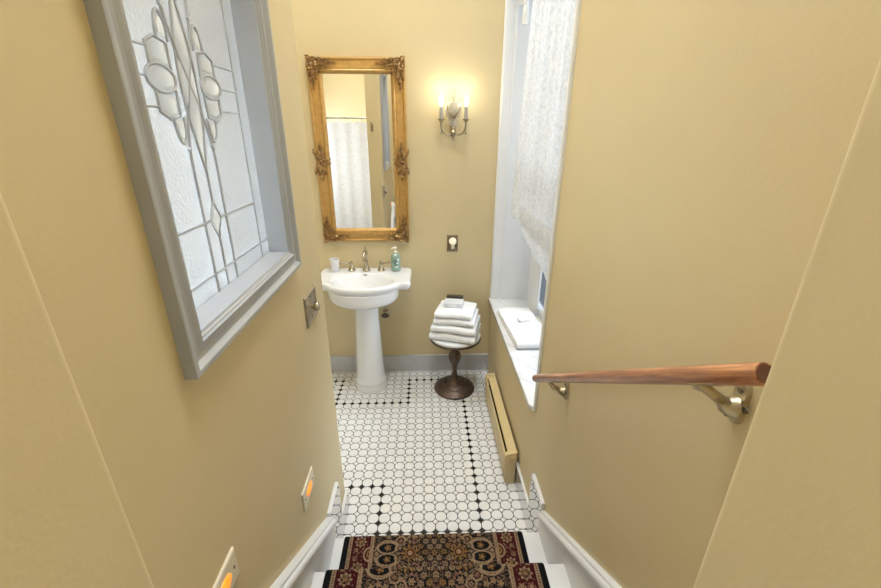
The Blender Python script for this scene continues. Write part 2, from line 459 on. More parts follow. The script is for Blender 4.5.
# ------------------------------------------------------------------ stained-glass window in the partition
def stained_window():
    w = bpy.data.objects.new('window_1', None); C.objects.link(w); w['kind'] = 'structure'; w.empty_display_size = .05
    w['label'] = 'leaded glass window in a white moulded casing toned grey as in shade in the stair wall'
    fn = lambda a, c, h: (XL+h, a, c)
    o = .057
    prof = [(0, 0), (0, .021), (.003, .022), (.010, .022), (.013, .019), (.018, .012), (.026, .010), (.034, .012), (.041, .016), (.046, .017), (.048, .013), (.051, .012), (.053, .008), (.0575, .006), (.0575, -.115)]
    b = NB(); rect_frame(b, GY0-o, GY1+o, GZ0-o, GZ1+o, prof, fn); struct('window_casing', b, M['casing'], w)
    xg = -.445
    b = NB(); box(b, xg-.004, xg, GY0-.001, GY1+.001, GZ0-.001, GZ1+.001); struct('glass_pane', b, M['leaded'], w)
    cy, cz = .885, 1.79
    b = NB(); r = .0028
    def came(pts, rr=r): tube(b, [(xg+.001, y, z) for y, z in pts], rr, 6, flat=1)
    came([(GY0, GZ0+.04), (GY1, GZ0+.04)]); came([(GY0, GZ1-.04), (GY1, GZ1-.04)])
    came([(GY0+.05, GZ0), (GY0+.05, GZ1)], .002); came([(GY1-.053, GZ0), (GY1-.053, GZ1)], .002)
    for m_ in (1, -1):
        # long stems, crossing in the middle
        pts = [(cy-m_*.047, GZ0)]
        for k in range(25):
            t = k/24; z = cz-.15+t*.30
            pts.append((cy - m_*.047*math.cos(PI*t), z))
        pts.append((cy+m_*.047, GZ1)); came(pts, .0032)
        # pointed lens
        came([(cy+m_*.030*math.sin(PI*k/16), cz-.158+.316*k/16) for k in range(17)])
        # stems below and above with diamonds
        zz = lambda d: cz+m_*d
        came([(cy, zz(.158)), (cy, zz(.22))]); came([(cy, zz(.295)), (cy, zz(.405))])
        came([(cy, zz(.22)), (cy+.024, zz(.257)), (cy, zz(.295)), (cy-.024, zz(.257)), (cy, zz(.22))])
        came([(GY0, zz(.257)), (cy-.024, zz(.257))]); came([(cy+.024, zz(.257)), (GY1-.053, zz(.257))])
        came([(cy-.05, zz(.118)), (cy-.04, zz(.112))], .004); came([(cy+.05, zz(.118)), (cy+.04, zz(.112))], .004)
        for q in (1, -1):
            sy = lambda d: cy+q*d
            came([(sy(.087+.043*math.cos(2*PI*k/20)), cz+.022*math.sin(2*PI*k/20)) for k in range(21)]) if m_ > 0 else None
            came([(sy(.050), zz(.016)), (sy(.053), zz(.058)), (sy(.085), zz(.064)), (sy(.112), zz(.052)), (sy(.112), zz(.018))])
            came([(sy(.060+.017*math.cos(PI*k/10)), zz(.060+.045*math.sin(PI*k/10))) for k in range(11)])
            came([(sy(.112), zz(.045)), (sy(.21 if q > 0 else .19), zz(.045))], .002)
            if m_ > 0: came([(sy(.130), cz), (sy(.21 if q > 0 else .19), cz)], .002)
    struct('lead_came', b, M['lead'], w, True)
    b = NB()
    def facet(poly, h=.003):
        c = (sum(p_[0] for p_ in poly)/len(poly), sum(p_[1] for p_ in poly)/len(poly))
        lo = [b.verts.new((xg+.0005, y, z)) for y, z in poly]
        hi = [b.verts.new((xg+h, c[0]+(y-c[0])*.72, c[1]+(z-c[1])*.72)) for y, z in poly]
        n = len(poly)
        for k in range(n): b.faces.new((lo[k], lo[(k+1) % n], hi[(k+1) % n], hi[k]))
        b.faces.new(hi); b.faces.new(lo[::-1])
    for q in (1, -1):
        facet([(cy+q*(.087+.040*math.cos(2*PI*k/20)), cz+.019*math.sin(2*PI*k/20)) for k in range(20)])
        for m_ in (1, -1):
            facet([(cy+q*.055, cz+m_*.026), (cy+q*.057, cz+m_*.056), (cy+q*.086, cz+m_*.060), (cy+q*.108, cz+m_*.050), (cy+q*.108, cz+m_*.024)])
            facet([(cy+q*(.060+.013*math.cos(PI*k/10)), cz+m_*(.066+.034*math.sin(PI*k/10))) for k in range(11)])
    for m_ in (1, -1):
        facet([(cy, cz+m_*.225), (cy+.021, cz+m_*.257), (cy, cz+m_*.290), (cy-.021, cz+m_*.257)])
        for q in (1, -1):
            facet([(cy+q*(.002+.044*math.sin(PI/2*k/8)), cz+m_*(.01+.125*k/8)) for k in range(9)] + [(cy+q*.030*math.sin(PI*(.5+.5*k/8)), cz+m_*(.158*(k/8)*.8)) for k in range(8, -1, -1)], .004) if False else None
    facet([(cy+.027*math.sin(PI*k/16), cz-.150+.30*k/16) for k in range(17)] + [(cy-.027*math.sin(PI*k/16), cz+.150-.30*k/16) for k in range(1, 16)], .003)
    struct('bevelled_glass', b, M['bevel'], w)
stained_window()

# ------------------------------------------------------------------ right window: bead, jambs, sash, pane, marble sill
def right_window():
    w = bpy.data.objects.new('window_2', None); C.objects.link(w); w['kind'] = 'structure'; w.empty_display_size = .05
    w['label'] = 'deep white window recess with a marble sill in the right wall'
    fn = lambda a, c, h: (XR-h, a, c)
    b = NB()
    prof = [(-.024, 0), (-.024, .008), (-.018, .011), (-.010, .011), (-.007, .007), (.0, .006), (.004, .003), (.006, -.01), (.006, -.05), (.010, -.052), (.012, -.058), (.010, -.064), (.006, -.066), (.006, -.258)]
    rect_frame(b, WY0, WY1, WZ0-.001, WZ1, prof, fn, no_bottom=True)
    struct('window_frame', b, M['recess'], w)
    xs = .715
    b = NB()
    for i, (z0, z1) in enumerate(((.60, 1.52), (1.48, WZ1))):
        xo = xs+i*.03
        prof = [(0, .03), (0, .0), (.05, 0), (.062, .012), (.062, .03)]
        rect_frame(b, WY0, WY1, z0, z1, prof, lambda a, c, h: (xo+h, a, c))
    for y in (2.36,): box(b, .70, .7151, y, y+.24, .60, WZ1-.01, .004, 2)
    struct('window_sash', b, M['recess'], w)
    b = NB(); box(b, xs+.018, xs+.022, WY0+.05, WY1-.05, .65, 1.48); box(b, xs+.048, xs+.052, WY0+.05, WY1-.05, 1.52, WZ1-.05)
    struct('window_pane', b, M['pane'], w)
    b = NB()
    poly = [(.447, 1.470), (.466, 1.4475), (.715, 1.4475), (.715, 2.668), (.470, 2.668), (.470, 2.697), (.447, 2.697)]
    prism(b, poly, WZ0-.025, WZ0, lambda u, v, q: (u, v, q))
    bmesh.ops.bevel(b, geom=[e for e in b.edges], offset=.003, segments=2, affect='EDGES', profile=.5)
    struct('window_sill', b, M['marble'], w, True)
right_window()

# ------------------------------------------------------------------ lace curtain in the window
def lace():
    t = thing('lace_curtain', 'white floral lace curtain hanging in the right window recess', 'curtain', (.52, 1.95, WZ1-.03))
    def panel(name, y_top, y_bot, z_top, z_bot, x_of, amp, hem, nu=120, nv=70):
        b = NB(); g = []
        for j in range(nv+1):
            v = j/nv; row = []
            for i in range(nu+1):
                u = i/nu
                ya = y_top[0]+(y_bot[0]-y_top[0])*v; yb = y_top[1]+(y_bot[1]-y_top[1])*v
                y = ya+(yb-ya)*u
                z = z_top+(z_bot+hem(u)-z_top)*v
                x = x_of(u, v) + amp*(.35+.65*v)*(abs(math.sin(u*11+.5*math.sin(v*2+u*4)))**.6-.5) + amp*.3*math.sin(u*63+v*2)
                row.append(b.verts.new((x-.52, y-1.95, z-(WZ1-.03))))
            g.append(row)
        for j in range(nv):
            for i in range(nu): b.faces.new((g[j][i], g[j][i+1], g[j+1][i+1], g[j+1][i]))
        return link(name, b, M['lace'], t, True, sharp=180)
    panel('lace_panel', (1.468, 2.26), (1.468, 2.47), WZ1-.03, 1.235, lambda u, v: .515+.004*u-.012*v*u, .024, lambda u: .012*abs(math.sin(u*40)))
    panel('lower_ruffle', (1.50, 2.20), (1.468, 2.12), 1.34, 1.10, lambda u, v: .500-.010*math.sin(v*PI)+.02*v, .014, lambda u: .085*u*u+.016*abs(math.sin(u*23)), 100, 30)
    panel('valance', (1.468, 2.62), (1.468, 2.62), WZ1-.028, 2.30, lambda u, v: .497, .006, lambda u: -.02+.04*abs(math.sin(u*PI*2.5)), 100, 16)
    b = NB(); tube(b, [(.0, WY0+.008-1.95, .012), (.0, WY1-.008-1.95, .012)], .006, 10); link('rod', b, M['rod'], t, True)
    b = NB()
    zz = 2.25-(WZ1-.03)
    lathe(b, [(.002, .05), (.008, .035), (.011, .02), (.008, .008), (.012, 0), (.014, -.03), (.013, -.07)], 12, (-.03, 2.30-1.95, zz))
    link('tassel', b, M['towel'], t, True)
lace()

# ------------------------------------------------------------------ mirror
def spiral(bm, c, r0, turns, a0, sgn, rad, d0, n=22, tail=None):
    pts = []; rr = []
    for k in range(n+1):
        t = k/n; a = a0+sgn*turns*2*PI*t; r = r0*(1-.82*t)
        pts.append((c[0]+r*math.cos(a), d0-.004-.006*t, c[1]+r*math.sin(a))); rr.append(rad*(1-.35*t))
    if tail:
        pts = [(c[0]+tail[0], d0+.004, c[1]+tail[1])]+pts; rr = [rad*.3]+rr
    tube(bm, pts, rr, 7)
    ball(bm, (pts[-1][0], d0-.012, pts[-1][2]), rad*1.25, 1)

def leaf(bm, c, L, W, ang, d0):
    ca, sa = math.cos(ang), math.sin(ang)
    n = 9
    rows = []
    for k in range(n+1):
        t = k/n; w = W*math.sin(PI*min(1, t*.92+.08))**.8*(1+.25*math.cos(t*PI*7))
        u = L*t; row = []
        for q, hh in ((-1, 0), (-.5, .006), (0, .003), (.5, .006), (1, 0)):
            x, z = u*ca-q*w*sa, u*sa+q*w*ca
            row.append(bm.verts.new((c[0]+x, d0-.003-hh-.010*math.sin(PI*t), c[1]+z)))
        rows.append(row)
    for a_, b_ in zip(rows, rows[1:]):
        for k in range(4): bm.faces.new((a_[k], a_[k+1], b_[k+1], b_[k]))

def mirror():
    X0, X1, Z0, Z1 = -.668, -.106, 1.020, 2.090
    cx, cz = (X0+X1)/2, Z0
    t = thing('wall_mirror', 'tall gilt framed mirror with carved corners hanging above the sink', 'mirror', (cx, YB, cz))
    hw, H = (X1-X0)/2, Z1-Z0
    fn = lambda a, c, h: (a, -h-.002, c)
    prof = [(0, 0), (0, .022), (.004, .028), (.010, .030), (.014, .027), (.017, .022), (.024, .023), (.040, .027), (.056, .030), (.060, .028), (.063, .031), (.069, .034), (.075, .031), (.079, .022), (.084, .016), (.086, .010)]
    b = NB(); rect_frame(b, -hw, hw, 0, H, prof, fn); fr = link('frame', b, M['gold'], t, True, sharp=30)
    b = NB(); box(b, -hw+.080, hw-.080, -.013, -.009, .080, H-.080); link('mirror_glass', b, M['mirror'], t)
    d0 = -.028
    def corner(ox, oz, sx, sz):
        b = NB()
        P = lambda u, v: (ox+sx*u, oz+sz*v)
        A = lambda a: math.atan2(sz*math.sin(a), sx*math.cos(a))
        s = sx*sz
        spiral(b, P(.018, .018), .020, 1.4, A(PI*1.25), s, .0048, d0)
        for m_ in (0, 1):
            sw = (lambda u, v: P(v, u)) if m_ else P
            sa = (lambda a: A(PI/2-a)) if m_ else A
            sg = -s if m_ else s
            for u, v, r0, a, q, rd in ((.052, .014, .015, PI, -1, .0040), (.054, .042, .017, PI*1.2, 1, .0042), (.084, .028, .014, PI, 1, .0036), (.108, .040, .012, PI*.9, -1, .0032), (.080, .058, .012, PI*1.3, -1, .0034), (.118, .018, .009, PI, 1, .0028), (.138, .034, .008, PI, 1, .0026)):
                spiral(b, sw(u, v), r0, 1.25, sa(a), sg*q, rd, d0-.002, 16)
            for u, v, L, W, a in ((.030, .012, .045, .010, .1), (.040, .030, .05, .010, .45), (.066, .044, .045, .009, -.1), (.070, .010, .040, .008, .25), (.092, .046, .035, .007, .35), (.100, .028, .045, .008, .1), (.124, .044, .030, .006, -.3), (.130, .030, .045, .006, .12), (.066, .066, .03, .007, .7), (.020, .052, .035, .008, 1.0)):
                leaf(b, sw(u, v), L, W, sa(a), d0-.002)
            q_ = sw(.168, .042); ball(b, (q_[0], d0-.004, q_[1]), .0038, 1)
            q_ = sw(.180, .042); ball(b, (q_[0], d0-.003, q_[1]), .0026, 1)
        for k in range(16):
            u, v = random.uniform(.010, .085), random.uniform(.010, .085)
            if u+v > .13: continue
            q_ = P(u, v); ball(b, (q_[0], d0-.009, q_[1]), random.uniform(.003, .0048), 1)
        leaf(b, P(.030, .030), .040, .009, A(PI/4), d0-.004)
        link('corner_ornament', b, M['gold_dark'], fr, True, sharp=60)
    corner(-hw-.004, -.004, 1, 1); corner(hw+.004, -.004, -1, 1); corner(-hw-.004, H+.004, 1, -1); corner(hw+.004, H+.004, -1, -1)
    for sx in (1, -1):
        b = NB(); ox = -sx*(hw+.006); zc = H*.47
        P = lambda u, v: (ox+sx*u, zc+v)
        for q in (1, -1):
            A = lambda a: math.atan2(q*math.sin(a), sx*math.cos(a))
            spiral(b, P(.022, q*.022), .022, 1.25, A(-PI/2), sx*q, .0058, d0)
            spiral(b, P(.056, q*.020), .018, 1.2, A(-PI/2), -sx*q, .005, d0)
            spiral(b, P(.030, q*.058), .016, 1.1, A(-PI/2), sx*q, .0046, d0, tail=(0, -q*.03))
            for u, v, r0, rd in ((.075, .012, .012, .0035), (.048, .046, .013, .0036), (.012, .042, .011, .0034), (.046, .078, .010, .003), (.030, .030, .010, .0034)):
                spiral(b, P(u, q*v), r0, 1.2, A(-PI/2), -sx*q, rd, d0-.003, 14)
            for u, v, L, W, a in ((.03, .01, .07, .014, PI/2), (.012, .03, .05, .010, PI*.6), (.05, .03, .05, .010, PI*.42), (.04, .07, .045, .008, PI/2), (.07, .01, .025, .008, .2)):
                leaf(b, P(u, q*v), L, W, A(a), d0)
        ball(b, (P(.042, 0)[0], d0-.010, zc), .011, 2)
        for k in range(5): ball(b, (P(.042, 0)[0]+.015*math.cos(k*1.257), d0-.009, zc+.015*math.sin(k*1.257)), .006, 1)
        link('side_ornament', b, M['gold_dark'], fr, True, sharp=60)
mirror()

# ------------------------------------------------------------------ wall sconce
def sconce():
    t = thing('wall_sconce', 'two candle crystal and silver wall sconce glowing right of the mirror', 'sconce', (.174, YB, 1.66))
    yb = -.05
    b = NB()
    lathe(b, [(.002, -.012), (.006, -.006), (.004, .0), (.010, .008), (.017, .022), (.019, .034), (.014, .044), (.010, .050), (.016, .056), (.012, .064)], 20, (0, yb, 0))
    link('boss', b, M['silver'], t, True)
    b = NB(); box(b, -.016, .016, -.008, 0, .01, .13, .003, 2); tube(b, [(0, -.006, .03), (0, yb, .034)], .006, 8); link('backplate', b, M['silver'], t, True)
    b = NB()
    lathe(b, [(.010, .064), (.024, .070), (.028, .085), (.024, .104), (.034, .118), (.046, .132), (.052, .152), (.051, .175), (.042, .195), (.024, .205)], 12, (0, yb, 0), 1, .55)
    link('crystal_urn', b, M['crystal'], t, False)
    b = NB()
    for k in range(5):
        a = (k-2)*.42
        leafpts = [(math.sin(a)*.012, .11), (math.sin(a)*.035, .135), (math.sin(a)*.050, .165), (math.sin(a)*.050, .180)]
        tube(b, [(x, yb-.022, z) for x, z in leafpts], [.003, .004, .003, .001], 6)
    lathe(b, [(.012, .196), (.016, .200), (.006, .206), (.004, .222)], 14, (0, yb, 0))
    link('leaf_mount', b, M['silver'], t, True)
    b = NB()
    for k in range(12):
        a = 2*PI*k/12; ball(b, (.015*math.cos(a), yb, .240+.017*math.sin(a)), .0052, 1)
    ball(b, (0, yb, .272), .007, 1, (1, .7, 1.5)); ball(b, (0, yb, .240), .007, 1)
    link('crystal_finial', b, M['crystal'], t, False)
    for s in (-1, 1):
        b = NB()
        pts = [(s*.014, yb, .030), (s*.026, yb-.006, .022), (s*.042, yb-.014, .022), (s*.058, yb-.022, .032), (s*.068, yb-.028, .050), (s*.073, yb-.03, .072), (s*.073, yb-.03, .094)]
        tube(b, pts, [.007, .0065, .006, .006, .006, .006, .0065], 10)
        ar = link('arm', b, M['silver'], t, True)
        c = (s*.073, yb-.03, 0)
        b = NB(); lathe(b, [(.004, .086), (.008, .092), (.020, .104), (.021, .108), (.012, .109)], 20, c); link('drip_cup', b, M['silver'], ar, True)
        b = NB(); tube(b, [(c[0], c[1], .05), (c[0], c[1], .038)], .0014, 6); ball(b, (c[0], c[1], .030), .0065, 1, (1, 1, 1.4)); link('drop', b, M['silver'], ar, True)
        b = NB(); lathe(b, [(.011, .106), (.011, .172), (.006, .175)], 18, c); link('candle', b, M['candle'], ar, True)
        b = NB(); lathe(b, [(.005, .174), (.010, .188), (.012, .200), (.009, .216), (.004, .230), (.001, .238)], 16, c); link('bulb', b, M['bulb'], ar, True)
sconce()

# ------------------------------------------------------------------ outlet with a night light
t = thing('outlet_plate', 'small bronze outlet plate on the back wall below the sconce', 'outlet', (.183, YB, .997))
b = NB(); rect_frame(b, -.036, .036, -.058, .058, [(0, 0), (0, .003), (.003, .006), (.008, .006), (.010, .0045)], lambda a, c, h: (a, -h, c), True); link('plate', b, M['pewter_dark'], t)
b = NB(); box(b, -.017, .017, -.007, -.0046, -.045, -.012, .001, 1); link('socket', b, M['pewter_dark'], t)
t = thing('night_light', 'small round night light with a pale shade plugged into the bronze outlet', 'night light', (.184, YB-.0075, .995))
b = NB(); box(b, -.012, .012, -.022, -.001, -.034, .004, .004, 3); link('plug_body', b, M['ivory'], t, True)
b = NB(); lathe(b, [(.021, -.001), (.025, -.008), (.024, -.018), (.016, -.027), (.002, -.031)], 24, (0, 0, .018), axis='y')
link('shade', b, simple('night_light_shade', (.84, .77, .62), .3, emit=(1, .86, .6), estr=.35), t, True)

# ------------------------------------------------------------------ pedestal sink
def sink():
    t = thing('pedestal_sink', 'white porcelain pedestal sink standing against the back wall', 'sink', (-.395, YB, 0))
    cd = .245
    half = [(0, .432), (.06, .428), (.115, .414), (.16, .391), (.195, .363), (.212, .343), (.228, .328), (.25, .322), (.285, .322), (.297, .314), (.300, .295), (.300, .05), (.288, .018), (.268, .004), (0, .004)]
    poly = half+[(-x, d) for x, d in half[-2:0:-1]]
    def hit(a, sc=1.0):
        dx, dd = math.sin(a), math.cos(a); best = None
        for k in range(len(poly)):
            (x1, d1), (x2, d2) = poly[k], poly[(k+1) % len(poly)]
            d1 -= cd; d2 -= cd
            ex, ed = x2-x1, d2-d1; den = dx*ed-dd*ex
            if abs(den) < 1e-9: continue
            r = (x1*ed-d1*ex)/den; s = (x1*dd-d1*dx)/den
            if r > 0 and -1e-6 <= s <= 1+1e-6 and (best is None or r < best): best = r
        return best
    angs = []
    for k in range(len(poly)):
        (x1, d1), (x2, d2) = poly[k], poly[(k+1) % len(poly)]
        n = max(1, int(math.hypot(x2-x1, d2-d1)/.012))
        for j in range(n):
            angs.append(math.atan2(x1+(x2-x1)*j/n, d1+(d2-d1)*j/n-cd))
    N = len(angs)
    rad = [hit(a) for a in angs]
    def outl(ins, z, bm): return [bm.verts.new((math.sin(a)*(r-ins), -min(cd+math.cos(a)*(r-ins), 9) , z)) for a, r in zip(angs, rad)]
    def ell(rx, ry, z, bm, d=cd): return [bm.verts.new((rx*math.sin(a2), -(d+ry*math.cos(a2)), z)) for a2 in [math.atan2(math.sin(a)/1.0, math.cos(a)) for a in angs]]
    def mixl(ins, rx, ry, f, z, bm):
        out = []
        for a, r in zip(angs, rad):
            x1, d1 = math.sin(a)*(r-ins), math.cos(a)*(r-ins)
            x2, d2 = rx*math.sin(a), ry*math.cos(a)
            out.append(bm.verts.new((x1*(1-f)+x2*f, -(cd+d1*(1-f)+d2*f), z)))
        return out
    b = NB()
    zt = .832
    L = []
    # underside to rim, over the rim, into the bowl
    L.append(ell(.085, .075, .676, b, cd-.03)); L.append(ell(.150, .130, .680, b, cd-.01)); L.append(ell(.190, .160, .690, b)); L.append(ell(.212, .176, .706, b)); L.append(ell(.220, .183, .726, b)); L.append(ell(.223, .185, .755, b)); L.append(ell(.224, .186, .780, b))
    L.append(mixl(.022, .222, .2, 0, .784, b)); L.append(outl(.012, .786, b)); L.append(outl(.010, .795, b)); L.append(outl(.003, .798, b)); L.append(outl(0, .806, b)); L.append(outl(0, .818, b)); L.append(outl(.003, .827, b)); L.append(outl(.009, .831, b)); L.append(outl(.016, zt, b))
    L.append(mixl(.016, .200, .148, .5, zt-.001, b)); L.append(mixl(.016, .200, .148, .85, zt-.003, b)); cb = cd+.012; L.append(ell(.195, .138, zt-.005, b, cb)); L.append(ell(.186, .130, zt-.011, b, cb)); L.append(ell(.175, .120, zt-.032, b, cb)); L.append(ell(.155, .104, zt-.07, b, cb)); L.append(ell(.115, .078, zt-.105, b, cb)); L.append(ell(.06, .04, zt-.12, b, cb)); L.append(ell(.02, .015, zt-.123, b, cb))
    for p_, q_ in zip(L, L[1:]):
        for k in range(N):
            j = (k+1) % N
            b.faces.new((p_[k], p_[j], q_[j], q_[k]))
    b.faces.new(L[0][::-1]); b.faces.new(L[-1])
    basin = link('basin', b, M['porcelain'], t, True, sharp=50)
    b = NB(); lathe(b, [(.019, 0), (.019, .003), (.012, .004)], 20, (0, -cb, zt-.123)); link('drain', b, M['nickel'], basin, True)
    b = NB(); tube(b, [(-.010, -cb+.1265, zt-.0125), (.010, -cb+.1265, zt-.0125)], .0035, 8); link('overflow', b, M['screw'], basin, True)
    b = NB()
    prof = [(.112, 0), (.114, .006), (.114, .030), (.110, .042), (.108, .050), (.112, .058), (.112, .070), (.104, .082), (.100, .095), (.096, .16), (.088, .35), (.080, .52), (.078, .58), (.080, .63), (.086, .678)]
    lathe(b, prof, 48, (0, -.190, 0), 1, .92)
    link('pedestal', b, M['porcelain'], t, True, sharp=60)
    # faucet
    fy = -.072
    b = NB()
    lathe(b, [(.026, 0), (.027, .004), (.022, .010), (.014, .028), (.011, .045), (.0125, .052), (.010, .060), (.0095, .10), (.013, .112), (.014, .122), (.010, .134), (.006, .142), (.007, .150), (.008, .158), (.004, .168), (.001, .171)], 20, (0, fy, zt))
    pts = [(0, fy, zt+.118), (0, fy-.025, zt+.138), (0, fy-.055, zt+.144), (0, fy-.082, zt+.134), (0, fy-.100, zt+.112), (0, fy-.104, zt+.092)]
    tube(b, pts, [.009, .009, .0085, .008, .008, .0095], 10)
    sp = link('faucet_spout', b, M['nickel'], basin, True)
    for s in (-1, 1):
        b = NB(); cx = s*.098
        lathe(b, [(.024, 0), (.025, .004), (.020, .010), (.012, .026), (.009, .040), (.012, .046), (.012, .052), (.008, .058), (.005, .066), (.001, .070)], 20, (cx, fy, zt))
        h = link('faucet_handle', b, M['nickel'], basin, True)
        b = NB(); tube(b, [(cx, fy, zt+.050), (cx+s*.03, fy-.003, zt+.051), (cx+s*.060, fy-.006, zt+.052), (cx+s*.078, fy-.008, zt+.052)], [.005, .0045, .0065, .004], 10)
        link('lever', b, M['nickel'], t, True) if False else link('lever', b, M['nickel'], basin, True)
sink()

t = thing('shutoff_valve', 'small brass supply valve and pipe behind the sink pedestal', 'valve', (-.285, YB, .50))
b = NB(); tube(b, [(0, 0, 0), (0, -.045, 0)], .008, 10); lathe(b, [(.022, -.003), (.020, -.006), (.010, -.008)], 20, axis='y'); link('stub_pipe', b, M['nickel'], t, True)
b = NB(); ball(b, (0, -.050, 0), .015, 2); tube(b, [(0, -.05, .0), (0, -.05, .12), (-.004, -.052, .150)], .0055, 10); link('riser_pipe', b, M['bracket'], t, True)
b = NB(); lathe(b, [(.004, -.05), (.005, -.072), (.022, -.076), (.024, -.082), (.020, -.088), (.006, -.090)], 20, sx=1.15, sy=.8, axis='y'); link('handwheel', b, M['bronze'], t, True)

DECK = .832
t = thing('tumbler', 'white frosted tumbler standing on the left of the sink deck', 'cup', (-.600, 2.618, DECK))
b = NB(); lathe(b, [(.003, .0015), (.024, .0015), (.026, .004), (.031, .076), (.0325, .084), (.030, .084), (.0285, .076), (.024, .008), (.003, .006)], 28)
link('cup_body', b, M['cup'], t, True)
t = thing('soap_dispenser', 'green soap pump bottle standing on the right of the sink deck', 'soap bottle', (-.197, 2.615, DECK+.0005), rotz=.05)
b = NB(); lathe(b, [(.020, 0), (.029, .003), (.031, .008), (.031, .098), (.028, .110), (.018, .118), (.012, .121), (.012, .126)], 32, sx=1, sy=.8); bt = link('bottle', b, M['soap_liquid'], t, True)
b = NB()
for k, (x, z, L, W, a) in enumerate(((-.010, .050, .036, .010, .9), (-.002, .046, .040, .010, 1.7), (.004, .070, .022, .008, .5), (-.012, .085, .020, .007, 2.5), (.008, .040, .02, .007, 2.2), (-.016, .060, .02, .007, 1.9))):
    pts = []
    for j in range(12):
        u = 2*PI*j/12; px, pz = L/2+L/2*math.cos(u), W*math.sin(u)*.6
        X, Z = x+px*math.cos(a)-pz*math.sin(a), z+px*math.sin(a)+pz*math.cos(a)
        X = max(-.028, min(.028, X)); pts.append(b.verts.new((X, -.8*math.sqrt(.031**2-X*X)-.0007-.0001*k, Z)))
    b.faces.new(pts)
link('leaf_print', b, M['label_leaf'], bt)
b = NB()
for x0, x1, z0, z1 in ((.002, .019, .052, .064), (-.006, .016, .028, .038), (.010, .022, .072, .090)):
    n = 6; lo = []; hi = []
    for j in range(n+1):
        X = x0+(x1-x0)*j/n; y = -.8*math.sqrt(.031**2-X*X)-.0018; lo.append(b.verts.new((X, y, z0))); hi.append(b.verts.new((X, y, z1)))
    for j in range(n): b.faces.new((lo[j], lo[j+1], hi[j+1], hi[j]))
link('printed_label', b, M['label_print'], bt)
b = NB(); lathe(b, [(.013, .124), (.013, .134), (.006, .136), (.004, .140), (.004, .152), (.010, .153), (.011, .160), (.008, .163)], 18); tube(b, [(0, 0, .158), (-.014, -.006, .159), (-.026, -.012, .155)], [.005, .0045, .003], 8); link('pump', b, M['pump'], t, True)

# ------------------------------------------------------------------ side table with towels
TX, TY = .195, 2.455
t = thing('side_table', 'low round bronze pedestal table with a marble top below the outlet', 'side table', (TX, TY, .0013))
b = NB(); lathe(b, [(.120, 0), (.139, .001), (.143, .006), (.143, .012), (.138, .018), (.132, .020), (.128, .026), (.118, .034), (.098, .044), (.080, .050), (.077, .056), (.072, .062), (.066, .063), (.062, .060), (.052, .068), (.038, .076), (.030, .090)], 48); link('base', b, M['bronze'], t, True, sharp=50)
TZ = .054; b = NB(); lathe(b, [(.030, .088), (.022, .100), (.018, .112), (.023, .120), (.017, .129), (.015, .150), (.019, .185), (.030, .220), (.039, .252), (.041, .268), (.036, .288), (.026, .304), (.020, .314), (.033, .321), (.036, .331), (.026, .340), (.030, .352), (.042, .366), (.05, .394)], 32)
for k in range(12):
    a = 2*PI*k/12; tube(b, [(.026*math.cos(a), .026*math.sin(a), .208), (.039*math.cos(a), .039*math.sin(a), .258), (.034*math.cos(a), .034*math.sin(a), .290)], [.002, .006, .003], 6)
link('stem', b, M['bronze'], t, True, sharp=60)
b = NB(); lathe(b, [(r_, z_+TZ) for r_, z_ in [(.060, .335), (.160, .342), (.171, .348), (.174, .356), (.171, .364), (.160, .366)]], 56); link('rim', b, M['bronze'], t, True)
b = NB(); lathe(b, [(r_, z_+TZ) for r_, z_ in [(.165, .3605), (.170, .366), (.170, .376), (.166, .380)]], 56); link('table_top', b, M['marble'], t, True)

def towel_bm(w, d, h, seed, layers=2, droop=.004):
    """a folded cloth: a strip folded back and forth (front fold towards -y), with soft edges"""
    rnd = random.Random(seed)
    th = h/layers
    path = []
    y0, y1 = -d/2, d/2
    for k in range(layers):
        z = th*(k+.5)
        fw = [(y1-(y1-y0-th/2)*i/14, z) for i in range(15)]
        if k % 2: fw = fw[::-1]
        path += fw
        if k < layers-1:
            if k % 2 == 0:
                cy = y0+th/2; path += [(cy-th/2*math.sin(a), z+th/2-th/2*math.cos(a)) for a in [PI*i/8 for i in range(1, 8)]]
            else:
                cy = y1; path += [(cy+th/2*math.sin(a), z+th/2-th/2*math.cos(a)) for a in [PI*i/8 for i in range(1, 8)]]
    t2 = th*.485
    n = len(path); up = []; dn = []
    for i in range(n):
        a = path[max(0, i-1)]; c = path[min(n-1, i+1)]
        tx, tz = c[0]-a[0], c[1]-a[1]; l = math.hypot(tx, tz) or 1
        nx, nz = -tz/l, tx/l
        up.append((path[i][0]+nx*t2, path[i][1]+nz*t2)); dn.append((path[i][0]-nx*t2, path[i][1]-nz*t2))
    ring = up+dn[::-1]
    b = NB(); nx_ = 26; rows = []
    ph = [rnd.uniform(0, 6) for _ in range(6)]
    zc = h/2
    for i in range(nx_+1):
        u = i/nx_; x = -w/2+w*u
        e = min(u, 1-u)*nx_
        sq = 1 if e >= 2 else (.80 if e < .5 else .95)
        row = []
        for (y, z) in ring:
            # pinch each layer toward its own mid-line at the side edges
            k = min(layers-1, max(0, int(z/th))); zm = th*(k+.5)
            z2 = zm+(z-zm)*sq
            wob = .0022*math.sin(x*31+ph[0]+y*9)+.0016*math.sin(y*40+ph[1]+x*17)
            row.append(b.verts.new((x*(1+.006*math.sin(z*90+ph[2])), y+.0035*math.sin(x*14+ph[3]+z*50), max(.0003, z2+wob*min(1, z2/(th*.6))-droop*(abs(2*u-1)**3)*min(1, z2/h)))))
        rows.append(row)
    m = len(ring)
    for r0, r1 in zip(rows, rows[1:]):
        for k in range(m):
            j = (k+1) % m
            b.faces.new((r0[k], r0[j], r1[j], r1[k]))
    b.faces.new(rows[0][::-1]); b.faces.new(rows[-1])
    return b

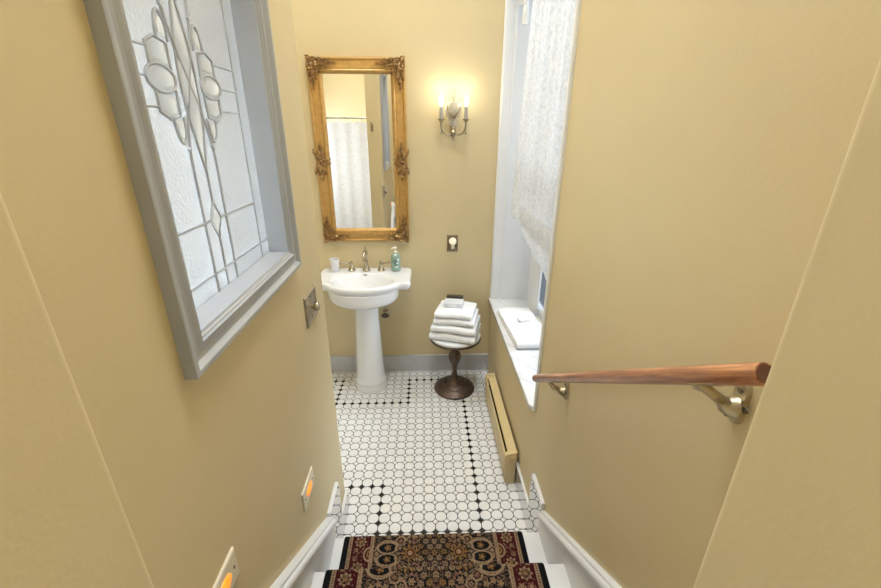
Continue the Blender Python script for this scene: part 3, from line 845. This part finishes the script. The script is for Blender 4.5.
GR = 'folded white towels on the round table'
zt = .3825+TZ
rot = -.29
for k, (w, d, h, dx, dy, dr, lab) in enumerate((
        (.300, .235, .053, .008, .0, 0, 'folded white towel at the bottom of the table stack'),
        (.290, .230, .051, .010, .004, .03, 'folded white towel second from the bottom of the table stack'),
        (.262, .220, .045, .012, .010, .04, 'folded white hand towel third up in the table stack'),
        (.240, .210, .041, .008, .012, .02, 'folded white hand towel on top of the table stack'))):
    o = thing('folded_towel', lab, 'towel', (TX+dx-.005, TY+dy-.008, zt), rot+dr, GR)
    link('folded_cloth', towel_bm(w, d, h, 10+k), M['towel'], o, True, sharp=70)
    if k in (2, 3):
        b = NB(); box(b, -.004, .004, -d/2-.0045, -d/2-.0025, h*.40, h*.40+.017, .0006, 1); link('care_tag', b, M['brown'], o)
    zt += h+.0015
PZ = zt
t = thing('wrapped_packet', 'small pale wrapped packet lying on top of the towel stack', 'packet', (TX-.012, TY+.022, PZ), rot+.12)
b = NB(); box(b, -.062, .062, -.042, .042, .0005, .034, .005, 3); link('wrapper', b, M['paper'], t, True)
b = NB(); box(b, -.026, .022, -.0433, -.0415, .008, .026, .0005, 1); link('printed_band', b, M['soap'], t)
t = thing('dark_case', 'flat dark brown case behind the wrapped packet on the towels', 'case', (TX-.000, TY+.088, PZ), rot+.12)
b = NB(); box(b, -.055, .055, -.016, .016, .0005, .046, .005, 3); link('case_body', b, M['brown'], t, True)
b = NB(); box(b, -.0555, .0555, -.0165, .0165, .030, .0315, .0004, 1); link('seam', b, M['bronze'], t)

# ------------------------------------------------------------------ towel and soap on the sill
t = thing('folded_towel', 'folded white towel lying on the marble window sill', 'towel', (.580, 2.185, WZ0+.0008), rotz=.06)
link('folded_cloth', towel_bm(.205, .46, .046, 31), M['towel'], t, True, sharp=70)
t = thing('soap_bar', 'small white wrapped soap on the sill towel', 'soap', (.585, 2.21, WZ0+.0485), rotz=.1)
b = NB(); box(b, -.034, .034, -.020, .020, 0, .016, .005, 3); link('wrapper', b, M['soap'], t, True)
b = NB(); rect_frame(b, -.026, .026, -.013, .013, [(0, .0162), (.002, .0166), (.004, .0162)], lambda a, c, h: (a, c, h)); link('pressed_edge', b, M['paper'], t)

# ------------------------------------------------------------------ baseboard heater
def heater():
    y0, y1 = 1.60, 2.335
    t = thing('baseboard_heater', 'long tan baseboard heater along the right wall under the window', 'heater', (XR, (y0+y1)/2, 0))
    yc = (y0+y1)/2; a, c = y0-yc+.022, y1-yc-.045
    P = lambda x, z, y: (x-XR, y, z)
    b = NB()
    prof = [(XR-.016, .20), (XR-.016, .035), (XR-.019, .035), (XR-.019, .196), (.402, .186), (.398, .180), (.398, .172), (.401, .172), (.401, .178), (.404, .182), (XR-.021, .2005)]
    prism(b, [(XR-.0135, .192), (XR-.0135, .200), (.412, .191), (.408, .187), (.409, .183), (.416, .185)], a, c, lambda u, v, w: P(u, v, w)); link('cover', b, M['heater'], t)
    b = NB(); prism(b, [(XR-.0135, .03), (XR-.0135, .192), (XR-.019, .191), (XR-.019, .03)], a, c, lambda u, v, w: P(u, v, w)); link('back_plate', b, M['heater'], t)
    b = NB(); prism(b, [(.405, .022), (.399, .020), (.396, .026), (.391, .176), (.392, .185), (.396, .187), (.399, .184), (.397, .176), (.402, .03)], a, c, lambda u, v, w: P(u, v, w)); link('front_panel', b, M['heater'], t)
    b = NB(); tube(b, [P(.428, .075, a), P(.428, .075, c)], .012, 10)
    for k in range(90):
        y = a+(c-a)*(k+.5)/90; box(b, .408-XR, .446-XR, y-.0006, y+.0006, .045, .140)
    link('heating_fins', b, M['heater_dark'], t)
    for yA, yB in ((y0-yc, y0-yc+.024), (y1-yc-.047, y1-yc)):
        b = NB()
        prism(b, [(.402, .0015), (.392, .150), (.391, .178), (.395, .188), (.405, .194), (XR-.0135, .204), (XR-.0135, .140), (.449, .138), (.449, .0015)], yA, yB, lambda u, v, w: P(u, v, w))
        bmesh.ops.bevel(b, geom=b.edges[:], offset=.0018, segments=2, affect='EDGES', profile=.5)
        ec = link('end_cap', b, M['heater'], t, True)
        b = NB()
        if yA < 0:
            lathe(b, [(.010, 0), (.010, -.004), (.006, -.005)], 16, (.430-XR, yA, .172), axis='y'); link('cap_boss', b, M['heater'], ec, True)
        else:
            for dx in (0, .018): lathe(b, [(.006, .0), (.006, .004), (.003, .006)], 12, (.418+dx-XR, yA+.022, .1965)); 
            link('cap_boss', b, M['bracket'], ec, True)
heater()

# ------------------------------------------------------------------ handrail
def handrail():
    A, B = Vector((.412, 1.312, .835)), Vector((.412, .412, 1.437))
    t = thing('handrail', 'round brown wooden handrail on metal brackets along the right wall', 'handrail', A)
    b = NB(); d = (B-A); L = d.length; u = d.normalized(); r = .0150
    prof = [(0, .55), (.003, .80), (.008, .95), (.014, 1.0)]
    pts = [u*s for s, _ in prof]+[u*(L*k/12) for k in range(1, 12)]+[u*(L-.002), u*L]
    rads = [r*f for _, f in prof]+[r]*11+[r, r*.94]
    tube(b, pts, rads, 24)
    link('rail', b, M['wood'], t, True, sharp=50)
    b = NB(); tube(b, [u*(L+.0002), u*(L+.0012)], r*.80, 24); link('end_grain', b, M['rail_cap'], t)
    for yp, zp, ys in ((1.131, .905, 1.143), (.488, 1.333, .497)):
        c = Vector((XR, yp, zp))-A                 # wall plate centre in the rail's frame
        s = (A.y-ys)/(A.y-B.y)
        q = d*s+Vector((0, 0, -r*1.18))            # where the arm meets the rail underside
        b = NB()
        # lobed wall plate
        n = 36; lo = []; hi = []
        for k in range(n):
            a = 2*PI*k/n; rr = .021+.012*max(0, math.cos(1.5*(a-PI/2)))**2*1.0+.008*math.cos(2*a+PI)
            yy, zz = rr*math.cos(a)*.85, rr*math.sin(a)*1.15
            lo.append(b.verts.new((c.x, c.y+yy, c.z+zz))); hi.append(b.verts.new((c.x-.007, c.y+yy*.86, c.z+zz*.9)))
        for k in range(n): b.faces.new((lo[k], lo[(k+1) % n], hi[(k+1) % n], hi[k]))
        b.faces.new(hi); b.faces.new(lo[::-1])
        br = link('bracket', b, M['bracket'], t, True, sharp=50)
        b = NB()
        p0 = c+Vector((-.006, 0, -.004)); p3 = q+Vector((.0, 0, -.004))
        mid = [p0, p0+Vector((-.014, .006, .001)), p0*.45+p3*.55+Vector((.004, 0, -.006)), p3+Vector((.006, -.012, -.004)), p3, p3+Vector((0, .02, -.010))]
        tube(b, mid, [.019, .013, .0085, .008, .008, .006], 12)
        ar = link('bracket_arm', b, M['bracket'], br, True)
        b = NB()
        v1, v2 = u*.028, u*-.028
        tube(b, [q+v1+Vector((0, 0, .004)), q+v2+Vector((0, 0, .004))], .010, 10, flat=.45, up=(0, 0, 1)); link('saddle', b, M['bracket'], br, True)
        for dy, dz in ((0, .026), (.012, -.024), (-.018, .004)):
            b = NB(); lathe(b, [(.0055, -.006), (.005, -.009), (.002, -.0095)], 12, (c.x, c.y+dy, c.z+dz), axis='x'); link('screw', b, M['screw'], br, True)
handrail()

# ------------------------------------------------------------------ switch plate and step lights on the partition
t = thing('light_switch', 'pewter dimmer switch plate with a round knob beside the leaded window', 'switch', (XL, 1.303, 1.147))
b = NB(); rect_frame(b, -.064, .064, -.054, .054, [(0, 0), (0, .004), (.003, .008), (.009, .0085), (.012, .006), (.016, .004), (.018, .0045)], lambda a, c, h: (h, a, c), True); link('plate', b, M['pewter'], t)
b = NB(); lathe(b, [(.008, .004), (.008, .012), (.015, .014), (.017, .020), (.015, .028), (.008, .031)], 22, (0, .006, -.002), axis='x'); link('knob', b, M['nickel'], t, True)
for dz in (.036, -.036):
    b = NB(); lathe(b, [(.004, .004), (.0035, .006), (.001, .0065)], 12, (0, .0, dz), axis='x'); link('screw', b, M['screw'], t, True)
def step_light(y, z, lab):
    t = thing('step_light', lab, 'step light', (XL, y, z), 0, 'amber step lights on the left stair wall')
    b = NB(); rect_frame(b, -.060, .060, -.036, .036, [(0, 0), (0, .0035), (.003, .0055), (.010, .0058)], lambda a, c, h: (h, a, c), True); link('plate', b, M['ivory'], t)
    b = NB(); pts = []
    lathe(b, [(.0165, .0055), (.016, .0075), (.011, .010), (.003, .011)], 24, (0, 0, 0), 1.75, 1.0, axis='x'); link('amber_lens', b, M['amber'], t, True)
    for q in (-1, 1):
        b = NB(); lathe(b, [(.0032, .0055), (.003, .0072), (.001, .0075)], 12, (0, q*.043, 0), axis='x'); link('screw', b, M['screw'], t, True)
step_light(1.033, .609, 'ivory step light with glowing amber lens nearest the tiled floor')
step_light(.533, .893, 'ivory step light with amber lens nearest the viewer, higher up the stair wall')

# ------------------------------------------------------------------ stair runner with a woven pattern in its pile
def runner():
    half = .36; cx = .0235; th = .008
    path = []
    def add(p_, q_, n):
        for i in range(n): path.append((p_[0]+(q_[0]-p_[0])*i/n, p_[1]+(q_[1]-p_[1])*i/n))
    for k in range(4):
        yn = Y1-k*RUN; z = RISE*(k+1); fine = k < 2
        yr = yn-.025+th
        zb = .0016 if k == 0 else z-RISE+th+.004
        add((yr, zb), (yr, z-.040), 30 if fine else 8)
        add((yr, z-.040), (yn+th*.9, z-.026), 8 if fine else 4)
        cyc, czc, rr = yn-.004, z-.011, th+.011
        for i in range(9): a = -PI/3.2+(PI/2+PI/3.2)*i/8; path.append((yn-.011+(th+.010)*math.cos(a), z-.010+(th+.010)*math.sin(a)))
        ye = yn-RUN-.025+th if k < 3 else .362
        n = 118 if fine else 14
        add((yn-.014, z+th), (ye+.004, z+th), n)
    path.append((.364, RISE*4+th))
    P = np.array(path); ds = np.hypot(*np.diff(P, axis=0).T); s = np.concatenate([[0], np.cumsum(ds)])
    nu = 320
    xs = np.linspace(-half, half, nu+1)
    Xg, Sg = np.meshgrid(xs, s)
    nr = len(P)
    # fall of the edges
    ed = np.clip((half-np.abs(Xg))/.006, 0, 1)
    nrm = np.zeros_like(P); tg = np.gradient(P, axis=0); l = np.hypot(tg[:, 0], tg[:, 1])+1e-9
    nrm[:, 0] = tg[:, 1]/l; nrm[:, 1] = -tg[:, 0]/l   # outwards
    drop = (1-np.sqrt(1-(1-ed)**2))*th*.9
    co = np.zeros((nr, nu+1, 3)); co[:, :, 0] = Xg; co[:, :, 1] = P[:, 0:1]-drop*nrm[:, 0:1]; co[:, :, 2] = P[:, 1:2]-drop*nrm[:, 1:2]
    idx = np.arange(nr*(nu+1)).reshape(nr, nu+1)
    quads = np.stack([idx[:-1, :-1], idx[:-1, 1:], idx[1:, 1:], idx[1:, :-1]], -1).reshape(-1, 4)
    me = bpy.data.meshes.new('stair_runner')
    me.vertices.add(nr*(nu+1)); me.vertices.foreach_set('co', co.reshape(-1))
    nq = len(quads); me.loops.add(nq*4); me.loops.foreach_set('vertex_index', quads.reshape(-1).astype(np.int32))
    me.polygons.add(nq); me.polygons.foreach_set('loop_start', np.arange(0, nq*4, 4, dtype=np.int32))
    me.polygons.foreach_set('use_smooth', np.ones(nq, dtype=bool))
    me.update(); me.validate()
    # pattern
    ax = np.abs(Xg); PER = .19
    v = np.mod(Sg-.288+PER/2, PER)-PER/2
    BLACK, RED, TAN, GOLD, DTAN, PINK = (.004, .004, .006), (.050, .004, .006), (.34, .225, .13), (.27, .14, .040), (.12, .07, .042), (.22, .105, .07)
    col = np.zeros((nr, nu+1, 3)); col[:] = BLACK
    def put(mask, c): col[mask] = c
    def D(x0, v0): return np.hypot(ax-x0, v-v0)
    def arcs(x0, v0, r, w, c, a0=-9, a1=9):
        d = D(x0, v0); a = np.arctan2(v-v0, ax-x0)
        put((np.abs(d-r) < w) & (a > a0) & (a < a1) & (ax < .232), c)
    field = ax < .238
    # fine scroll filler: curling stems
    f1 = np.sin(2*PI*(ax/.030+.55*np.sin(2*PI*v/.038+ax*60)))
    f2 = np.sin(2*PI*(v/.0271+.50*np.sin(2*PI*ax/.034)))
    put(field & (np.abs(f1) < .17), DTAN); put(field & (np.abs(f2) < .15), TAN)
    f3 = np.hypot(np.mod(ax+.006, .0195)-.00975, np.mod(v+.19/2+.004, .019)-.0095)
    put(field & (f3 < .0042), PINK); put(field & (f3 < .0018), BLACK)
    def rosette(x0, v0, r, n, c1, c2, c3, rot=0, bg=None):
        d = D(x0, v0); a = np.arctan2(v-v0, ax-x0)
        put(d < r*1.2, bg or BLACK)
        put(d < r*(.84+.16*np.cos(n*a+rot)), c1); put((d < r*.62) & (d > r*.48), c2); put(d < r*.28, c3)
    # chain of wide ovals
    e0 = np.hypot((ax-.182)/.052, v/.056)
    put(field & (e0 < 1.0) & (e0 > .90), TAN)
    for v0 in (-.0235, .0235):
        e = np.hypot((ax-.182)/.040, (v-v0)/.0228)
        put(e < 1.08, TAN); put(e < .86, BLACK)
        rosette(.182, v0, .0135, 5, GOLD, RED, TAN)
    for x0 in (.140, .224): rosette(x0, 0, .010, 4, TAN, DTAN, GOLD)
    for v0 in (-.080, .080):
        for x0 in (.160, .182, .204): rosette(x0, v0-.010*(x0 == .182)*(1 if v0 > 0 else -1), .0115, 5, TAN, RED if x0 == .182 else DTAN, GOLD)
    # great flower with its leafy arms
    for q in (1, -1):
        arcs(.110, q*.012, .042, .0030, TAN, -3.2 if q < 0 else .0, 0 if q < 0 else 3.2)
        arcs(.132, q*.050, .018, .0028, TAN); arcs(.078, q*.066, .022, .0028, PINK); arcs(.112, q*.078, .016, .0026, TAN)
        rosette(.132, q*.050, .0105, 5, PINK, DTAN, GOLD); rosette(.078, q*.066, .013, 6, TAN, RED, GOLD); rosette(.110, q*.079, .0095, 5, TAN, DTAN, BLACK)
    dd = D(.094, 0); aa = np.arctan2(v, ax-.094)
    put(dd < .040*(.80+.20*np.cos(9*aa))+.003, BLACK); put(dd < .038*(.74+.26*np.cos(9*aa)), GOLD)
    put((dd < .024) & (dd > .020), DTAN); put((dd < .016) & (dd > .011), RED); put(dd < .008, TAN)
    for k in range(7):
        a = -PI*.48+k*PI*.16; x0, v0 = .094+.047*math.cos(a), .047*math.sin(a)
        rosette(x0, v0, .0085, 4, TAN, BLACK, DTAN)
    # middle: close cluster of small rounds
    pit = PER/8
    for jj in range(-6, 7):
        for x0 in ((0, .036) if jj % 2 == 0 else (.018, .052)):
            if x0 > .04 and abs(jj) not in (1, 3): continue
            jx, jv = x0+.0028*math.sin(jj*2.1+x0*90)*(x0 > 0), jj*pit+.0022*math.sin(jj*PI/4*3+x0*140)
            d = D(jx, jv); a = np.arctan2(v-jv, ax-jx); w_ = .0118*(.86+.14*np.cos(6*a+jj))
            put(d < w_+.0035, BLACK); put(d < w_, TAN if (jj+int(x0*1000)) % 3 else GOLD); put((d < .0072) & (d > .0046), DTAN); put(d < .0026, BLACK)
    # borders
    B0, B1 = .238, .337
    bandm = (ax > B0) & (ax <= B1); put(bandm, RED)
    put((ax > B0) & (ax < B0+.013), TAN); put((ax > B0+.005) & (ax < B0+.008) & (np.mod(Sg, .008) < .004), RED)
    e = np.hypot((ax-(B0+.013))/.024, v/.030); put((ax > B0+.013) & (e < 1), TAN); put((ax > B0+.013) & (e < .74), RED); put((ax > B0+.013) & (e < .50), GOLD); put((ax > B0+.013) & (e < .2), RED)
    wv = .289+.016*np.sin(2*PI*v/PER*2+.6); put(bandm & (ax > .254) & (ax < .320) & (np.abs(ax-wv) < .0024), PINK)
    f4 = np.hypot(np.mod(ax, .016)-.008, np.mod(v+.19/2, .0158)-.0079); put((ax > .256) & (ax < .318) & (f4 < .0030) & (e > 1.1), PINK)
    for v0, x0, r in ((-.052, .290, .0235), (.052, .290, .0235)):
        rosette(x0, v0, r, 8, TAN, RED, GOLD, 0, RED)
        d = D(x0, v0); put((d < r*.42) & (d > r*.30), BLACK)
    for v0 in (-.093, .093): rosette(.300, v0, .014, 6, PINK, RED, TAN, 0, RED); rosette(.270, v0, .012, 6, TAN, RED, GOLD, 0, RED)
    for v0 in (-.018, .018): rosette(.304, v0, .009, 5, TAN, RED, RED, 0, RED)
    put((ax > .322) & (ax < B1), TAN); put((ax > .3275) & (ax < .3315) & (np.mod(Sg, .009) < .0045), RED)
    put(ax >= B1, BLACK)
    rg = np.random.default_rng(3); col *= rg.uniform(.5, 1.08, col.shape[:2])[:, :, None]
    ca = me.color_attributes.new('pile', 'FLOAT_COLOR', 'POINT')
    rgba = np.ones((nr*(nu+1), 4), dtype=np.float32); rgba[:, :3] = col.reshape(-1, 3)
    ca.data.foreach_set('color', rgba.reshape(-1))
    me.materials.append(M['runner'])
    o = bpy.data.objects.new('stair_runner', me); C.objects.link(o); o.location = (cx, 0, 0)
    tag(o, 'black and red floral oriental runner carpet laid down the white stairs', 'carpet')
runner()

# ------------------------------------------------------------------ what the mirror shows: shower curtain, rod, hook
CYY = 1.36
t = thing('shower_curtain', 'pale grey shower curtain seen in the gilt mirror', 'shower curtain', (-1.07, CYY, 1.80))
b = NB(); nu, nv = 150, 12; g = []
for j in range(nv+1):
    row = []
    for i in range(nu+1):
        u = i/nu; x = -1.60+u*1.09
        row.append(b.verts.new((x+1.07, .004*math.sin(u*60)+.004*math.sin(u*23+1), -.035-1.70*j/nv)))
    g.append(row)
for j in range(nv):
    for i in range(nu): b.faces.new((g[j][i], g[j][i+1], g[j+1][i+1], g[j+1][i]))
link('curtain_cloth', b, M['shower_cloth'], t, True, sharp=180)
b = NB()
b.free()
for i in range(11):
    x = -.50+i*.1; b = NB()
    tube(b, [(x+.018*math.cos(2*PI*k/14), 0, -.010+.020*math.sin(2*PI*k/14)) for k in range(15)], .002, 6)
    link('curtain_ring', b, M['soap'], t, True)
t = thing('shower_rod', 'thin metal shower rod above the pale curtain in the mirror', 'rod', (-1.075, CYY, 1.80))
b = NB(); tube(b, [(-.544, 0, 0), (.574, 0, 0)], .007, 12); link('rod_tube', b, M['rod'], t, True)
b = NB(); lathe(b, [(.022, .5745), (.020, .566), (.010, .562)], 16, axis='x'); link('flange', b, M['rod'], t, True)
b = NB(); lathe(b, [(.022, -.5445), (.020, -.536), (.010, -.532)], 16, axis='x'); link('flange', b, M['rod'], t, True)
t = thing('robe_hook', 'small metal robe hook on the yellow wall strip in the mirror', 'hook', (-.455, YC, 1.72))
b = NB(); box(b, -.011, .011, 0, .005, -.030, .030, .002, 2); link('hook_plate', b, M['nickel'], t, True)
b = NB(); tube(b, [(0, .004, .01), (0, .03, .015), (0, .045, .03), (0, .048, .045)], [.005, .004, .004, .006], 8); tube(b, [(0, .004, -.01), (0, .022, -.018), (0, .036, -.010), (0, .040, .002)], [.005, .004, .004, .006], 8); link('prong', b, M['nickel'], t, True)

# ------------------------------------------------------------------ light
def area(name, loc, rot, sx, sy, power, col):
    l = bpy.data.lights.new(name, 'AREA'); l.shape = 'RECTANGLE'; l.size = sx; l.size_y = sy; l.energy = power; l.color = col
    o = bpy.data.objects.new(name, l); C.objects.link(o); o.location = loc; o.rotation_euler = rot
    return o
area('bath_fill', (-.40, 2.52, ZC-.30), (math.radians(-46), 0, 0), 1.0, .3, 38, (.90, .95, 1))  # added fill without a known fixture, aimed at the partition's end face
area('stair_fill', (.24, .90, ZC-.02), (math.radians(-27), 0, 0), .7, 1.0, 108, (.87, .935, 1))  # added overhead fill for even walls, no fixture; tilted off the back wall
area('glass_backlight_cool', (-1.30, .52, 1.45), (0, math.radians(-90), math.radians(25)), .4, .8, 42, (.66, .81, 1.0))  # added cool light to brighten the leaded glass from behind, no lamp there
area('glass_backlight_warm', (-.62, .98, 2.62), (0, math.radians(-16), 0), .12, .2, 4.5, (1, .86, .60))  # added warm light for a cream tone in the leaded glass, invented source
area('daylight', (2.6, 2.0, 2.6), (0, math.radians(78), 0), 2.6, 2.2, 190, (.92, .96, 1.0))
for s in (-1, 1):
    l = bpy.data.lights.new('sconce_lamp', 'POINT'); l.energy = .42; l.color = (1, .90, .72); l.shadow_soft_size = .03
    o = bpy.data.objects.new('sconce_lamp', l); C.objects.link(o); o.location = (.174+s*.073, YB-.080, 1.66+.275)

w = bpy.data.worlds.new('sky'); S.world = w; w.use_nodes = True
nt = w.node_tree; bg = nt.nodes['Background']
tc = nt.nodes.new('ShaderNodeTexCoord'); sp = nt.nodes.new('ShaderNodeSeparateXYZ')
nt.links.new(tc.outputs['Generated'], sp.inputs[0])
r = ramp(nt, sp.outputs['Z'], [(.0, (.22, .24, .26)), (.5, (.85, .92, 1.0))])
mr = nt.nodes.new('ShaderNodeMapRange'); mr.inputs['From Min'].default_value = -.4; mr.inputs['From Max'].default_value = .4
nt.links.new(sp.outputs['Z'], mr.inputs['Value']); nt.links.new(mr.outputs['Result'], r.inputs['Fac'])
nt.links.new(r.outputs['Color'], bg.inputs['Color']); bg.inputs['Strength'].default_value = .8

# ------------------------------------------------------------------ camera
F, pitch, yaw, roll = 410.35, .38220, .03848, .004145
H = 1.712
fw = Vector((math.sin(yaw)*math.cos(pitch), math.cos(yaw)*math.cos(pitch), -math.sin(pitch)))
rt = Vector((math.cos(yaw), -math.sin(yaw), 0)); up = rt.cross(fw)
rt2 = rt*math.cos(roll)+up*math.sin(roll); up2 = -rt*math.sin(roll)+up*math.cos(roll)
cam = bpy.data.cameras.new('camera'); cam.sensor_width = 36; cam.lens = F*36/881; cam.clip_start = .01
o = bpy.data.objects.new('camera', cam); C.objects.link(o)
mw = Matrix((rt2, up2, -fw)).transposed().to_4x4(); mw.translation = Vector((0, 0, H))
o.matrix_world = mw
S.camera = o
S.view_settings.view_transform = 'Standard'; S.view_settings.look = 'None'; S.view_settings.exposure = .20; S.view_settings.gamma = 1.07
